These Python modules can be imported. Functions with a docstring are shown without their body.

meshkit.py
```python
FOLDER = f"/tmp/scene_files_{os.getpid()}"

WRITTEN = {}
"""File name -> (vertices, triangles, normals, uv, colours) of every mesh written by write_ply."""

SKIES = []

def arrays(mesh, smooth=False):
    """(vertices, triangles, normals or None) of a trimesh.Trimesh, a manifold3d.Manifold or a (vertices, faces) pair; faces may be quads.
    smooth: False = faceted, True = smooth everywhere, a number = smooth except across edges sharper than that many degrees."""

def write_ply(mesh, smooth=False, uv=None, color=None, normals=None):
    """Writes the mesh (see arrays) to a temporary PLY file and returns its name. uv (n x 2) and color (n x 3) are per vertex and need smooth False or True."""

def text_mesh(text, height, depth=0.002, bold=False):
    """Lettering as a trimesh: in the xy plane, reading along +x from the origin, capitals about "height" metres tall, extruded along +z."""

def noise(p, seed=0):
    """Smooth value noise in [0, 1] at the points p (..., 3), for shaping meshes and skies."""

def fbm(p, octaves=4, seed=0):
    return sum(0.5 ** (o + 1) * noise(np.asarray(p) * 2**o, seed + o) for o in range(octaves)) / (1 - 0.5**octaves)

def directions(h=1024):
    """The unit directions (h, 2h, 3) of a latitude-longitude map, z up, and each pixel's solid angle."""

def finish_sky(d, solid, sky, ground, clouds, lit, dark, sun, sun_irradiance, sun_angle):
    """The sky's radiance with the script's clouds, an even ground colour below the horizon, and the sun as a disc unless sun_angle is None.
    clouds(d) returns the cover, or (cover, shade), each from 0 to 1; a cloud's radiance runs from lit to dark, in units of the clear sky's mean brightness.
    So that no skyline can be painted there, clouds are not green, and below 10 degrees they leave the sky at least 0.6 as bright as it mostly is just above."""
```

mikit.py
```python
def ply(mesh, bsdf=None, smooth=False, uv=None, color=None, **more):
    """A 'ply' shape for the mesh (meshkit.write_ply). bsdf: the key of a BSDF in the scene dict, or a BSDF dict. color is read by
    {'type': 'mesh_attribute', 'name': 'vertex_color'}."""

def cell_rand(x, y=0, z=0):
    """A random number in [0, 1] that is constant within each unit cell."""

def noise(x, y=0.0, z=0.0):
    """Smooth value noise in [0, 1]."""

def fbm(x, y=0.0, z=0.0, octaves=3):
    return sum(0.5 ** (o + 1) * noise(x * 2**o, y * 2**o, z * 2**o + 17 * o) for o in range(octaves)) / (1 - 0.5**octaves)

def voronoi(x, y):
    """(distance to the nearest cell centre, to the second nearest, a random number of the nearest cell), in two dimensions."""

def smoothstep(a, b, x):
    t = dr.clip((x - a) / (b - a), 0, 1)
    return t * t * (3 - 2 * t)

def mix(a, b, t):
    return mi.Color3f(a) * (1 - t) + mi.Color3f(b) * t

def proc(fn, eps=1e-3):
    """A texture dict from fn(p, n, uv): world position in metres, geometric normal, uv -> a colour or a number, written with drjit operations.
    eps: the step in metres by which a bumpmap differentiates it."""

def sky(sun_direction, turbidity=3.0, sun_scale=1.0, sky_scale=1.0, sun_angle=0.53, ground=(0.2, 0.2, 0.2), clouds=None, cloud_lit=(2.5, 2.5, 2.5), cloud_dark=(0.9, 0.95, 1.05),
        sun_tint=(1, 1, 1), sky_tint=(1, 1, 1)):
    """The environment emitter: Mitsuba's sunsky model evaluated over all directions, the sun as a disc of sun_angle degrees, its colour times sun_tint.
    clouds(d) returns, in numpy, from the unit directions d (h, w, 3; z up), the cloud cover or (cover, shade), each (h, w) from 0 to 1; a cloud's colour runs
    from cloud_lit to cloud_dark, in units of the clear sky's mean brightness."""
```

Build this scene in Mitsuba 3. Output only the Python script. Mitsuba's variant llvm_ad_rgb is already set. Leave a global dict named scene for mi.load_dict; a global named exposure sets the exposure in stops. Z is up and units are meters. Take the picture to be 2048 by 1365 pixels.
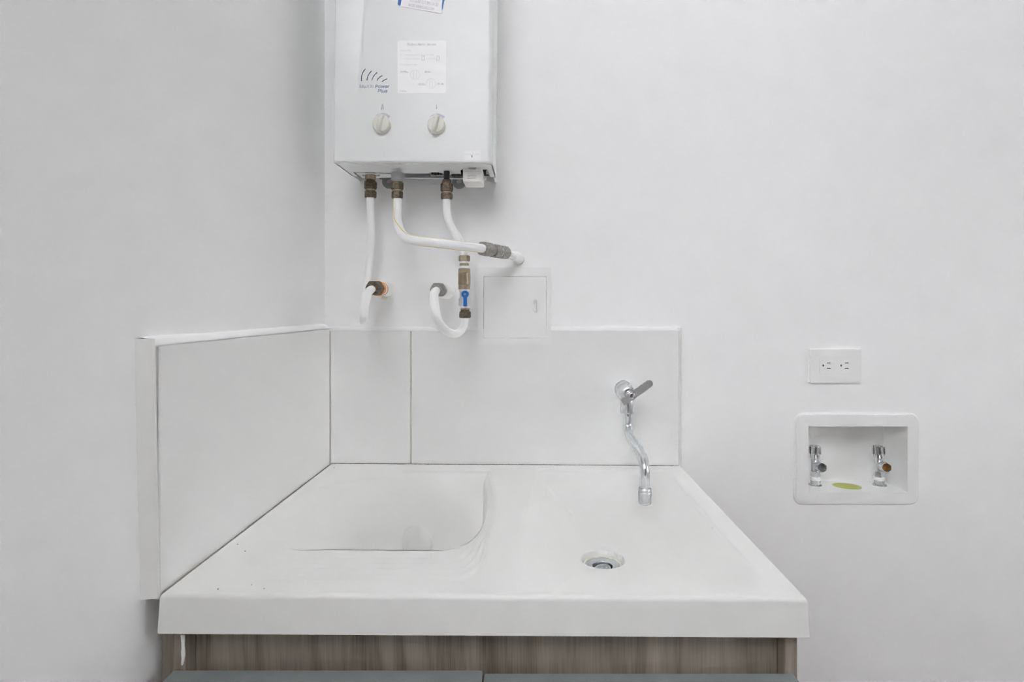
import math
import numpy as np, trimesh, mitsuba as mi, drjit as dr
import manifold3d as m3
import shapely.geometry as sg
from shapely import affinity
from scipy.interpolate import CubicSpline
from scipy.ndimage import gaussian_filter1d
import mikit, meshkit
from mikit import proc, fbm, noise, smoothstep, mix

T = mi.ScalarTransform4f
scene, labels = {}, {}
rng = np.random.default_rng(7)

# ------------------------------------------------------------------ camera, sky, lamp, exposure
F, VX, VY, CZ, CD = 1133.0, 1059.0, 617.0, 1.204, 1.299       # focal length in pixels, vanishing point, eye height, distance to the wall
scene['camera'] = {'type': 'perspective', 'fov': math.degrees(2 * math.atan(1024 / F)), 'fov_axis': 'x',
                   'principal_point_offset_x': (1024 - VX) / 2048, 'principal_point_offset_y': (682.5 - VY) / 1365,
                   'near_clip': 0.02, 'far_clip': 200.0,
                   'to_world': T().look_at(origin=[0, -CD, CZ], target=[0, 0, CZ], up=[0, 0, 1])}
exposure = 3.15
scene['sky'] = mikit.sky([0.4, -0.5, 0.75], turbidity=4.0, sun_scale=0.0, sky_scale=4.0,
                         clouds=lambda d: 0.95 + 0.0 * d[..., 2], cloud_lit=(2.22, 2.22, 2.28))

# ------------------------------------------------------------------ materials
def mat(key, color, rough=0.5, metal=0.0, bump=None, spec=0.5, **kw):
    c = color if isinstance(color, dict) else {'type': 'rgb', 'value': list(color)}
    b = {'type': 'principled', 'base_color': c, 'roughness': rough, 'metallic': metal, 'specular': spec, **kw}
    if bump is not None:
        fn, eps, scale = bump
        b = {'type': 'bumpmap', 'arbitrary': proc(fn, eps), 'scale': scale, 'bsdf': b}
    scene[key] = {'type': 'twosided', 'bsdf': b}
    return key

def paint_bump(p, n, uv):
    return fbm(p.x * 60, p.y * 60, p.z * 60, 3) + 0.5 * fbm(p.x * 9, p.y * 9, p.z * 9, 2)
def paint_color(p, n, uv):
    return mix((0.855, 0.855, 0.85), (0.88, 0.88, 0.88), fbm(p.x * 5, p.y * 5, p.z * 5, 3))
mat('m_wall', proc(paint_color), 0.75, bump=(paint_bump, 2e-3, 0.0011), spec=0.25)
def mortar_bump(p, n, uv):
    return fbm(p.x * 90, p.y * 90, p.z * 40, 4)
mat('m_mortar', (0.77, 0.77, 0.75), 0.8, bump=(mortar_bump, 1e-3, 0.0025), spec=0.2)
mat('m_tile', (0.80, 0.80, 0.79), 0.13)
mat('m_sink', (0.775, 0.775, 0.755), 0.36, spec=0.38)
mat('m_enamel', (0.76, 0.775, 0.765), 0.32, spec=0.35)
mat('m_plastic', (0.82, 0.82, 0.81), 0.4)
mat('m_plastic_warm', (0.80, 0.78, 0.755), 0.42)
mat('m_knob', (0.70, 0.69, 0.62), 0.45)
mat('m_pipe', (0.86, 0.86, 0.85), 0.3)
mat('m_yellow', (0.80, 0.66, 0.20), 0.4)
def brass_color(p, n, uv):
    return mix((0.085, 0.068, 0.05), (0.20, 0.155, 0.095), smoothstep(0.3, 0.8, fbm(p.x * 300, p.y * 300, p.z * 300, 4)))
mat('m_brass_dark', proc(brass_color), 0.5, 0.55)
def bronze_color(p, n, uv):
    return mix((0.25, 0.205, 0.15), (0.50, 0.41, 0.29), fbm(p.x * 250, p.y * 250, p.z * 250, 4))
mat('m_bronze', proc(bronze_color), 0.36, 0.75)
def nickel_color(p, n, uv):
    return mix((0.26, 0.25, 0.225), (0.42, 0.41, 0.375), smoothstep(0.3, 0.8, fbm(p.x * 350, p.y * 350, p.z * 350, 4)))
mat('m_nickel', proc(nickel_color), 0.42, 0.6)
mat('m_silver', (0.66, 0.69, 0.69), 0.35, 0.6)
scene['m_chrome'] = {'type': 'twosided', 'bsdf': {'type': 'roughconductor', 'material': 'none', 'alpha': 0.05, 'specular_reflectance': {'type': 'rgb', 'value': [0.80, 0.825, 0.84]}}}
scene['m_steel'] = {'type': 'twosided', 'bsdf': {'type': 'roughconductor', 'material': 'none', 'alpha': 0.2, 'specular_reflectance': {'type': 'rgb', 'value': [0.68, 0.70, 0.71]}}}
scene['m_brushed'] = {'type': 'twosided', 'bsdf': {'type': 'roughconductor', 'material': 'none', 'alpha': 0.25, 'specular_reflectance': {'type': 'rgb', 'value': [0.50, 0.50, 0.49]}}}
mat('m_grey_metal', (0.36, 0.37, 0.37), 0.45, 0.3)
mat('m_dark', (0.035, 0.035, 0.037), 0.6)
mat('m_blue', (0.005, 0.13, 0.50), 0.35)
mat('m_orange', (0.80, 0.33, 0.06), 0.5)
mat('m_tape', (0.87, 0.87, 0.85), 0.6)
mat('m_sticker', (0.88, 0.88, 0.885), 0.45)
mat('m_card', (0.83, 0.80, 0.82), 0.4)
mat('m_card_blue', (0.008, 0.12, 0.40), 0.4)
mat('m_ink', (0.10, 0.10, 0.12), 0.6)
mat('m_ink_grey', (0.42, 0.42, 0.44), 0.6)
mat('m_ink_mid', (0.56, 0.56, 0.57), 0.6)
mat('m_ink_pale', (0.70, 0.70, 0.71), 0.6)
mat('m_navy', (0.03, 0.05, 0.13), 0.5)
mat('m_slate_blue', (0.16, 0.23, 0.35), 0.5)
mat('m_slate_pale', (0.34, 0.39, 0.48), 0.5)
mat('m_lilac', (0.52, 0.52, 0.60), 0.5)
mat('m_brass_inside', (0.42, 0.27, 0.10), 0.4, 0.5)
mat('m_green_pipe', (0.70, 0.74, 0.30), 0.5)
mat('m_gasket', (0.72, 0.69, 0.58), 0.6)
mat('m_dirt', (0.09, 0.085, 0.075), 0.8)
mat('m_joint', (0.22, 0.21, 0.175), 0.8)
mat('m_grout', (0.47, 0.45, 0.38), 0.8)
def wood_color(p, n, uv):
    g = fbm(p.x * 55 + 1.5 * noise(p.x * 6, p.y * 6, p.z * 9), p.y * 55, p.z * 2.2, 4)
    s = fbm(p.x * 700, p.y * 700, p.z * 14, 2)
    b = fbm(p.x * 14 + 2.2 * noise(p.z * 7, p.x * 3), 3.0, p.z * 1.5, 3)
    t = dr.clip(0.55 * smoothstep(0.25, 0.75, g) + 0.5 * (s - 0.5) + 0.5 * b, 0, 1)
    return mix((0.13, 0.105, 0.080), (0.41, 0.36, 0.30), t)
mat('m_wood', proc(wood_color), 0.55)
def slab_color(p, n, uv):
    return mix((0.225, 0.26, 0.255), (0.30, 0.335, 0.33), fbm(p.x * 30, p.y * 30, p.z * 30, 4))
mat('m_door', proc(slab_color), 0.5)
def floor_color(p, n, uv):
    return mix((0.20, 0.18, 0.155), (0.25, 0.225, 0.195), fbm(p.x * 4, p.y * 4, 0.0, 4))
mat('m_door_dark', (0.085, 0.06, 0.045), 0.5)
mat('m_floor', proc(floor_color), 0.35)

# ------------------------------------------------------------------ helpers
def at(px, py, D):
    """The point of the room seen at a pixel of the photograph, at distance D in front of the eye."""
    return np.array([(px - VX) / F * D, D - CD, CZ + (VY - py) / F * D])

def numbered(key):
    if not any(k == key or k.startswith(key + '__') for k in list(scene) + list(labels)):
        return key
    i = 1
    while any(k == f'{key}_{i:03d}' or k.startswith(f'{key}_{i:03d}__') for k in list(scene) + list(labels)):
        i += 1
    return f'{key}_{i:03d}'

def tag(key, label=None, cat=None, group=None, kind=None):
    d = {}
    if label: d['label'] = label
    if cat: d['category'] = cat
    if group: d['group'] = group
    if kind: d['kind'] = kind
    if d: labels[key] = d
    return key

def thing(name, label, cat, group=None):
    return tag(numbered(name), label, cat, group)

def put(name, mesh, m, parent=None, smooth=30, label=None, kind=None, **more):
    key = numbered(parent + '__' + name if parent else name)
    scene[key] = mikit.ply(mesh, m, smooth, **more)
    return tag(key, label, None, None, kind)

def struct(name, mesh, m, smooth=False):
    scene[name] = mikit.ply(mesh, m, smooth)
    return tag(name, None, None, None, 'structure')

def cat(*ms):
    return trimesh.util.concatenate(list(ms))

def box(x0, x1, y0, y1, z0, z1, c=0.0):
    """A box with its edges chamfered by c."""
    if c <= 0:
        m = trimesh.creation.box(extents=[x1 - x0, y1 - y0, z1 - z0])
        m.apply_translation([(x0 + x1) / 2, (y0 + y1) / 2, (z0 + z1) / 2])
        return m
    pts = []
    for sx, a in ((1, x0), (-1, x1)):
        for sy, b in ((1, y0), (-1, y1)):
            for sz, d in ((1, z0), (-1, z1)):
                pts += [[a, b + sy * c, d + sz * c], [a + sx * c, b, d + sz * c], [a + sx * c, b + sy * c, d]]
    return trimesh.convex.convex_hull(np.array(pts))

def rbox(x0, x1, y0, y1, z0, z1, r, n=3):
    """A box with rounded edges."""
    s = trimesh.creation.icosphere(n, r).vertices
    pts = [s + [a, b, c] for a in (x0 + r, x1 - r) for b in (y0 + r, y1 - r) for c in (z0 + r, z1 - r)]
    return trimesh.convex.convex_hull(np.vstack(pts))

def align(mesh, origin, direction, up=None):
    """Moves a mesh built along +z at the origin: its z to the direction, its y as near as can be to up."""
    d = np.asarray(direction, float); d /= np.linalg.norm(d)
    up = np.array([0, 0, 1.0]) if up is None else np.asarray(up, float)
    if abs(d @ up) > 0.98: up = np.array([0, 1.0, 0])
    x = np.cross(up, d); x /= np.linalg.norm(x)
    y = np.cross(d, x)
    M = np.eye(4); M[:3, 0], M[:3, 1], M[:3, 2], M[:3, 3] = x, y, d, origin
    m = mesh.copy(); m.apply_transform(M)
    return m

def lathe(profile, origin=(0, 0, 0), direction=(0, 0, 1), n=40):
    """profile: (radius, distance along the axis) pairs."""
    m = trimesh.creation.revolve(np.array(profile, float), sections=n)
    return align(m, origin, direction)

def cyl(p0, p1, r, n=32, c=0.0):
    p0, p1 = np.asarray(p0, float), np.asarray(p1, float)
    L = np.linalg.norm(p1 - p0)
    prof = [(0, 0), (r - c, 0), (r, c), (r, L - c), (r - c, L), (0, L)] if c else [(0, 0), (r, 0), (r, L), (0, L)]
    return lathe(prof, p0, p1 - p0, n)

def nut(p0, p1, r, c=0.12):
    """A hexagonal nut between two points, r to its flats, its corners turned down."""
    p0, p1 = np.asarray(p0, float), np.asarray(p1, float)
    L = np.linalg.norm(p1 - p0)
    hexa = m3.Manifold.cylinder(L, r / math.cos(math.pi / 6), r / math.cos(math.pi / 6), 6)
    R = r / math.cos(math.pi / 6)
    turned = m3.Manifold.revolve(m3.CrossSection([np.array([(0, 0), (r * 0.98, 0), (R, L * c), (R, L * (1 - c)), (r * 0.98, L), (0, L)])]), 48)
    me = (hexa ^ turned).to_mesh()
    return align(trimesh.Trimesh(me.vert_properties[:, :3], me.tri_verts), p0, p1 - p0)

def spline(points, n=60):
    p = np.asarray(points, float)
    t = np.concatenate([[0], np.cumsum(np.linalg.norm(np.diff(p, axis=0), axis=1) ** 0.6)])
    return CubicSpline(t, p)(np.linspace(0, t[-1], n))

def frames(path, first):
    t = np.gradient(path, axis=0); t /= np.linalg.norm(t, axis=1, keepdims=True)
    a = np.asarray(first, float) - (np.asarray(first, float) @ t[0]) * t[0]; a /= np.linalg.norm(a)
    A = [a]
    for i in range(1, len(path)):
        a = a - (a @ t[i]) * t[i]; a /= np.linalg.norm(a); A.append(a)
    A = np.array(A)
    return t, A, np.cross(t, A)

def tube(path, r, sides=24, cap=True):
    path = np.asarray(path, float)
    t, A, B = frames(path, [0.31, 0.77, 0.55])
    ang = np.arange(sides) * 2 * np.pi / sides
    rr = np.broadcast_to(r, (len(path),))
    v = path[:, None] + rr[:, None, None] * (np.cos(ang)[None, :, None] * A[:, None] + np.sin(ang)[None, :, None] * B[:, None])
    v = v.reshape(-1, 3)
    i, j = np.meshgrid(np.arange(len(path) - 1), np.arange(sides), indexing='ij')
    q = np.stack([i * sides + j, i * sides + (j + 1) % sides, (i + 1) * sides + (j + 1) % sides, (i + 1) * sides + j], -1).reshape(-1, 4)
    f = np.vstack([q[:, [0, 1, 2]], q[:, [0, 2, 3]]])
    if cap:
        k = len(v); v = np.vstack([v, path[0], path[-1]])
        jj = np.arange(sides); last = (len(path) - 1) * sides
        f = np.vstack([f, np.stack([jj * 0 + k, (jj + 1) % sides, jj], 1), np.stack([jj * 0 + k + 1, last + jj, last + (jj + 1) % sides], 1)])
    return trimesh.Trimesh(v, f, process=False)

def prism(poly, y0, y1):
    """A polygon in (x, z) standing between two depths y0 < y1."""
    gs = getattr(poly, 'geoms', [poly])
    out = []
    for g in gs:
        m = trimesh.creation.extrude_polygon(g, y1 - y0, engine='earcut')
        v = m.vertices
        out.append(trimesh.Trimesh(np.stack([v[:, 0], y1 - v[:, 2], v[:, 1]], 1), m.faces, process=False))
    return cat(*out)

def plan(poly, z0, z1):
    """A polygon in (x, y) between two heights."""
    m = trimesh.creation.extrude_polygon(poly, z1 - z0, engine='earcut'); m.apply_translation([0, 0, z0])
    return m

def rrect(x0, x1, z0, z1, r, q=6):
    return sg.box(x0 + r, z0 + r, x1 - r, z1 - r).buffer(r, quad_segs=q)

def cushion(poly, y0, y1, r, steps=3):
    """Like prism, but the front edge (at y0) is rounded by r."""
    ms = [prism(poly, y0 + r, y1)]
    for k in range(1, steps + 1):
        a = math.pi / 2 * k / steps
        ms.append(prism(poly.buffer(-r * (1 - math.cos(a))), y0 + r - r * math.sin(a), y1 - 0.0002 * k))
    return cat(*ms)

def text(s, x, z, y, h, bold=False, slant=0.0, stretch=1.0, align_x='l', depth=0.00025):
    """Lettering on a front facing the eye, its back at depth y."""
    m = meshkit.text_mesh(s, h, depth, bold)
    v = m.vertices.copy()
    v[:, 0] = v[:, 0] * stretch + v[:, 1] * slant
    w = v[:, 0].max() - v[:, 0].min()
    v[:, 0] += x - v[:, 0].min() - (w / 2 if align_x == 'c' else 0)
    return trimesh.Trimesh(np.stack([v[:, 0], y - v[:, 2], z + v[:, 1]], 1), m.faces, process=False)

def fit_text(s, x0, x1, z, y, h, **kw):
    m = text(s, 0, z, y, h, **kw)
    w = m.vertices[:, 0].max()
    v = m.vertices.copy(); v[:, 0] = x0 + v[:, 0] * (x1 - x0) / w
    return trimesh.Trimesh(v, m.faces, process=False)

def strip(points, r, y, depth=0.00025, closed=False):
    """A drawn line in (x, z) of half-width r on a front at y."""
    line = sg.LinearRing(points) if closed else sg.LineString(points)
    return prism(line.buffer(r, quad_segs=3), y - depth, y)

def smin(a, b, k):
    h = np.clip(0.5 + 0.5 * (b - a) / k, 0, 1)
    return b * (1 - h) + a * h - k * h * (1 - h)
def smax(a, b, k):
    return -smin(-a, -b, k)

def turned(m, deg, centre):
    """Turns a mesh in the plane of the back wall."""
    m = m.copy()
    m.apply_transform(trimesh.transformations.rotation_matrix(math.radians(deg), [0, 1, 0], centre))
    return m

# ------------------------------------------------------------------ the room
RX, RY, RZ = 2.1, -2.4, 3.35
LE, LX = -1.25, -1.75                   # the left wall ends here; beyond it the room is wider
XL0, XL1 = -0.4695, -0.4785            # the left wall runs very slightly out of square
def xl(y): return XL0 + (XL1 - XL0) * min(1, -y / 0.7)
HOLE = (0.6368, 0.8632, 0.783, 0.934)   # the recess for the washing machine taps: x0, x1, z0, z1
DRAIN = (0.7515, 0.043)                 # centre of the drain hole in the sill of that recess
def cube(x0, x1, y0, y1, z0, z1): return m3.Manifold.cube([x1 - x0, y1 - y0, z1 - z0]).translate([x0, y0, z0])
wall = cube(-0.62, RX + 0.1, 0.0, 0.14, 0.0, RZ) - cube(HOLE[0] - 0.003, HOLE[1] + 0.003, -0.1, 0.09, HOLE[2] - 0.003, HOLE[3] + 0.003) - m3.Manifold.cylinder(0.2, 0.036, 0.036, 40).translate([DRAIN[0], DRAIN[1], 0.64])
struct('wall_back', wall, 'm_wall')
lw = sg.Polygon([(XL0, 0.0), (xl(-0.7), -0.7), (xl(-0.7), LE), (LX, LE), (LX, RY - 0.1), (LX - 0.1, RY - 0.1), (LX - 0.1, LE + 0.14), (-0.62, LE + 0.14), (-0.62, 0.0)])
struct('wall_left', plan(lw, 0.0, RZ), 'm_wall')
WIN = (-1.45, -0.78, 0.95, 1.65)          # window in the right wall: y0, y1, z0, z1
def side_prism(poly, x0, x1):
    m = trimesh.creation.extrude_polygon(poly, x1 - x0, engine='earcut'); v = m.vertices
    return trimesh.Trimesh(np.stack([x0 + v[:, 2], v[:, 0], v[:, 1]], 1), m.faces, process=False)
def frect(a, b, g): return sg.box(a + g, WIN[2] + g, b - g, WIN[3] - g)
struct('wall_right', side_prism(sg.box(RY, 0, 0, RZ).difference(frect(WIN[0], WIN[1], 0)), RX, RX + 0.1), 'm_wall')
WR = (-1.55, 0.25, 2.1, 3.28)           # high window in the rear wall: x0, x1, z0, z1
def rrec(a, b, g): return sg.box(a + g, WR[2] + g, b - g, WR[3] - g)
struct('wall_rear', prism(sg.box(LX, 0, RX, RZ).difference(rrec(WR[0], WR[1], 0)), RY - 0.1, RY), 'm_wall')
struct('door_1', box(-0.22, 0.62, RY - 0.02, RY + 0.035, 0.0, 2.03, 0.004), 'm_door_dark')
put('panel', box(-0.14, 0.54, RY + 0.034, RY + 0.041, 1.10, 1.93, 0.003), 'm_door_dark', 'door_1', False)
put('panel', box(-0.14, 0.54, RY + 0.034, RY + 0.041, 0.12, 1.00, 0.003), 'm_door_dark', 'door_1', False)
struct('floor', box(LX - 0.1, RX + 0.1, RY - 0.1, 0.14, -0.1, 0.0), 'm_floor')
struct('ceiling', box(LX - 0.1, RX + 0.1, RY - 0.1, 0.14, RZ, RZ + 0.1), 'm_wall')
WM = (WIN[0] + WIN[1]) / 2
struct('window_2', side_prism(frect(WIN[0], WIN[1], 0).difference(frect(WIN[0], WM + 0.02, 0.045)).difference(frect(WM - 0.02, WIN[1], 0.045)), RX + 0.03, RX + 0.07), 'm_plastic')
WM = (WR[0] + WR[1]) / 2
struct('window_1', prism(rrec(*WR[:2], 0).difference(rrec(WR[0], WM + 0.02, 0.045)).difference(rrec(WM - 0.02, WR[1], 0.045)), RY - 0.07, RY - 0.03), 'm_plastic')

# ------------------------------------------------------------------ tiles and mortar on the walls
TY = -0.011                              # front of the back tiles
ZB, ZT = 0.842, 1.1535
xs = [(-0.4530, -0.2715), (-0.2685, 0.340)]
for a, b in xs:
    put('tile', box(a, b, TY, 0.0, ZB, ZT, 0.0012), 'm_tile', 'wall_back')
put('grout', box(-0.2725, -0.2675, TY + 0.0012, -0.0005, ZB, ZT), 'm_grout', 'wall_back')
put('grout', box(-0.4560, -0.4525, TY + 0.0010, -0.0005, ZB, ZT), 'm_grout', 'wall_back')
def wobble(m, amp, freq, seed):
    m = m.copy(); v = m.vertices
    for k in range(3):
        v[:, k] += amp * (meshkit.fbm(v * freq, 3, seed + k) - 0.5)
    m.vertices = v
    return m
def ribbon(sections):
    """A band whose cross-section (a list of points) changes along its run."""
    s = np.array(sections); n, k = s.shape[:2]
    i, j = np.meshgrid(np.arange(n - 1), np.arange(k - 1), indexing='ij')
    q = np.stack([i * k + j, i * k + j + 1, (i + 1) * k + j + 1, (i + 1) * k + j], -1).reshape(-1, 4)
    return trimesh.Trimesh(s.reshape(-1, 3), np.vstack([q[:, [0, 1, 2]], q[:, [0, 2, 3]]]), process=False)
# painted mortar along the top and the right edge of the back tiles
def edge_noise(t, seed, amp): return amp * (float(meshkit.fbm(np.array([[t * 9.0, seed, 0.3]]), 3, seed)[0]) - 0.5)
top = [[(x, 0.001, ZT + 0.0085 + edge_noise(x, 3, .003)), (x, -0.006, ZT + 0.007 + edge_noise(x, 4, .002)), (x, TY - 0.0006, ZT + 0.001 + edge_noise(x, 5, .0025)), (x, TY + 0.002, ZT - 0.003)] for x in np.linspace(-0.462, 0.345, 90)]
put('mortar_edge', ribbon(top), 'm_wall', 'wall_back', True)
side = [[(0.3475 + edge_noise(z, 6, .001), 0.001, z), (0.3455, TY + 0.002, z), (0.3405 + edge_noise(z, 7, .0015), TY - 0.0005, z), (0.338, TY + 0.002, z)] for z in np.linspace(ZB, ZT + 0.006, 50)]
put('mortar_edge', ribbon(side), 'm_mortar', 'wall_back', True)
# the left wall: one large tile on a thick mortar bed
TX = -0.4585
def skew(m):
    # what stands along the left wall follows its slight turn towards the corner
    m = m.copy(); m.vertices[:, 0] += 0.0050 * np.clip((m.vertices[:, 1] + 0.6) / 0.6, 0, 1); return m
put('tile', skew(box(TX - 0.009, TX, -0.5965, TY - 0.0015, ZB, 1.1575, 0.0012)), 'm_tile', 'wall_left')
def tw(y): return 0.0050 * (y + 0.6) / 0.6
ys = np.linspace(-0.606, -0.012, 70)
lt = [[(xl(y) - 0.001, y, 1.1685 + edge_noise(y, 8, .004)), ((xl(y) + TX + tw(y)) / 2, y, 1.166 + edge_noise(y, 9, .003)), (TX + tw(y) + 0.0004, y, 1.1590 + edge_noise(y, 10, .0025)), (TX + tw(y) - 0.004, y, 1.156)] for y in ys]
put('mortar_edge', ribbon(lt), 'm_wall', 'wall_left', True)
lf = []
for z in np.linspace(0.846, 1.167, 70):
    e = edge_noise(z, 11, .003); yy = -0.597 - 0.010 * (z - 0.846) / 0.32
    lf.append([(xl(-.61) - 0.001, yy - 0.008 + e, z), (xl(-.61) + 0.006, yy - 0.006 + edge_noise(z, 12, .003), z), (TX - 0.0005, yy - 0.0035 + edge_noise(z, 13, .002), z), (TX + 0.0003, yy, z), (TX - 0.003, yy + 0.006, z)])
put('mortar_edge', ribbon(lf), 'm_mortar', 'wall_left', True)
bed = box(-0.482, TX - 0.004, -0.600, TY - 0.002, ZB + 0.003, 1.158)
put('mortar_bed', skew(bed), 'm_mortar', 'wall_left', False)

# ------------------------------------------------------------------ laundry sink
def sink_top(x): return 0.8517 - 0.0061 * (x + 0.457)
SX0, SX1, SY0, SY1 = -0.4562, 0.3435, -0.600, -0.0125
def basin_depth(x, y):
    # deep left tub with a ribbed washboard shelf along its front and right sides
    xr = -0.0585 - 0.030 * np.clip((y + 0.33) / 0.25, 0, 1) ** 1.5          # the divider's left edge
    dl, drr, db, df = x + 0.425, xr - x, -0.072 - y, y + 0.566
    kr = 3.0 + 9.0 * np.clip((y + 0.42) / 0.32, 0, 1)
    q = smin(df, drr * kr, 0.10)
    rib = np.where((q > 0.008) & (q < 0.15), 0.0022 * (np.sin(q * 2 * np.pi / 0.026) + 0.35 * np.sin(q * 4 * np.pi / 0.026)), 0)
    rib = rib * np.clip((dl - 0.05) / 0.06, 0, 1) * np.clip((-0.30 - y) / 0.1, 0, 1)
    shelf = 0.16 * q + rib + 3.2 * np.maximum(q - 0.148, 0)
    dc = 0.532 * (x + 0.42) - 0.847 * (y + 0.18)
    left = 0.45 * dl + 1.5 * (np.maximum(dl - 0.085, 0) ** 2) / (np.maximum(dl - 0.085, 0) + 0.03)
    tub = smin(smin(smin(left, dc * 0.9, 0.03), db * 2.3, 0.03), shelf, 0.008)
    h = np.hypot(x + 0.222, y + 0.192)
    tub = smin(tub, 0.132 + 0.10 * np.clip(0.12 - h, -0.2, 0.12), 0.05)
    e = np.clip((0.030 - h) / 0.011, 0, 1)
    tub = tub + 0.055 * e * e * (3 - 2 * e) * np.clip((tub - 0.08) / 0.03, 0, 1)
    # shallow right bowl
    xb = -0.0145 + 0.026 * np.clip((y + 0.44) / 0.32, 0, 1) ** 1.3
    cl, cr, cb, cf = x - xb, 0.303 - x, -0.068 - y, y + 0.590
    r = np.hypot(x - 0.1257, y + 0.3234)
    bowl = smin(smin(cb * 1.2, cf * 0.42, 0.03), smin(cr * 0.85, 0.079 - 0.055 * r, 0.02), 0.03)
    bowl = smin(bowl, cl * 0.95, 0.012)
    bowl = bowl + 0.035 * (1 - np.clip((r - 0.0325) / 0.003, 0, 1))
    return smax(smax(tub, bowl, 0.006), 0 * x, 0.006) - 0.00225 * 0
def axis(a, b, n, fine):
    t = list(np.linspace(a, b, n))
    for e, s in ((a, 1), (b, -1)):
        t += [e + s * d for d in (0.0004, 0.001, 0.0018, 0.003, 0.0045, 0.006, 0.0075)]
    return np.array(sorted(set(np.round(t, 6))))
gx, gy = axis(SX0, SX1, 330, True), axis(SY0, SY1, 250, True)
X, Y = np.meshgrid(gx, gy)
dep = basin_depth(X, Y)
ROUND = 0.007
d = np.minimum(np.minimum(X - SX0, SX1 - X) * 1.3, np.minimum(Y - SY0, (SY1 - Y) * 1.5))
drop = np.where(d < ROUND, ROUND - np.sqrt(np.maximum(ROUND ** 2 - (ROUND - d) ** 2, 0)), 0)
Z = sink_top(X) - dep - drop
ny, nx = X.shape
v = [np.stack([X, Y, Z], -1).reshape(-1, 3)]
i, j = np.meshgrid(np.arange(ny - 1), np.arange(nx - 1), indexing='ij')
q = np.stack([i * nx + j, i * nx + j + 1, (i + 1) * nx + j + 1, (i + 1) * nx + j], -1).reshape(-1, 4)
ring = np.concatenate([np.arange(nx), (np.arange(1, ny)) * nx + nx - 1, (ny - 1) * nx + np.arange(nx - 2, -1, -1), np.arange(ny - 2, 0, -1) * nx])
rv = v[0][ring]
cx, cy = (SX0 + SX1) / 2, (SY0 + SY1) / 2
loops, base = [ring], ny * nx
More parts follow.
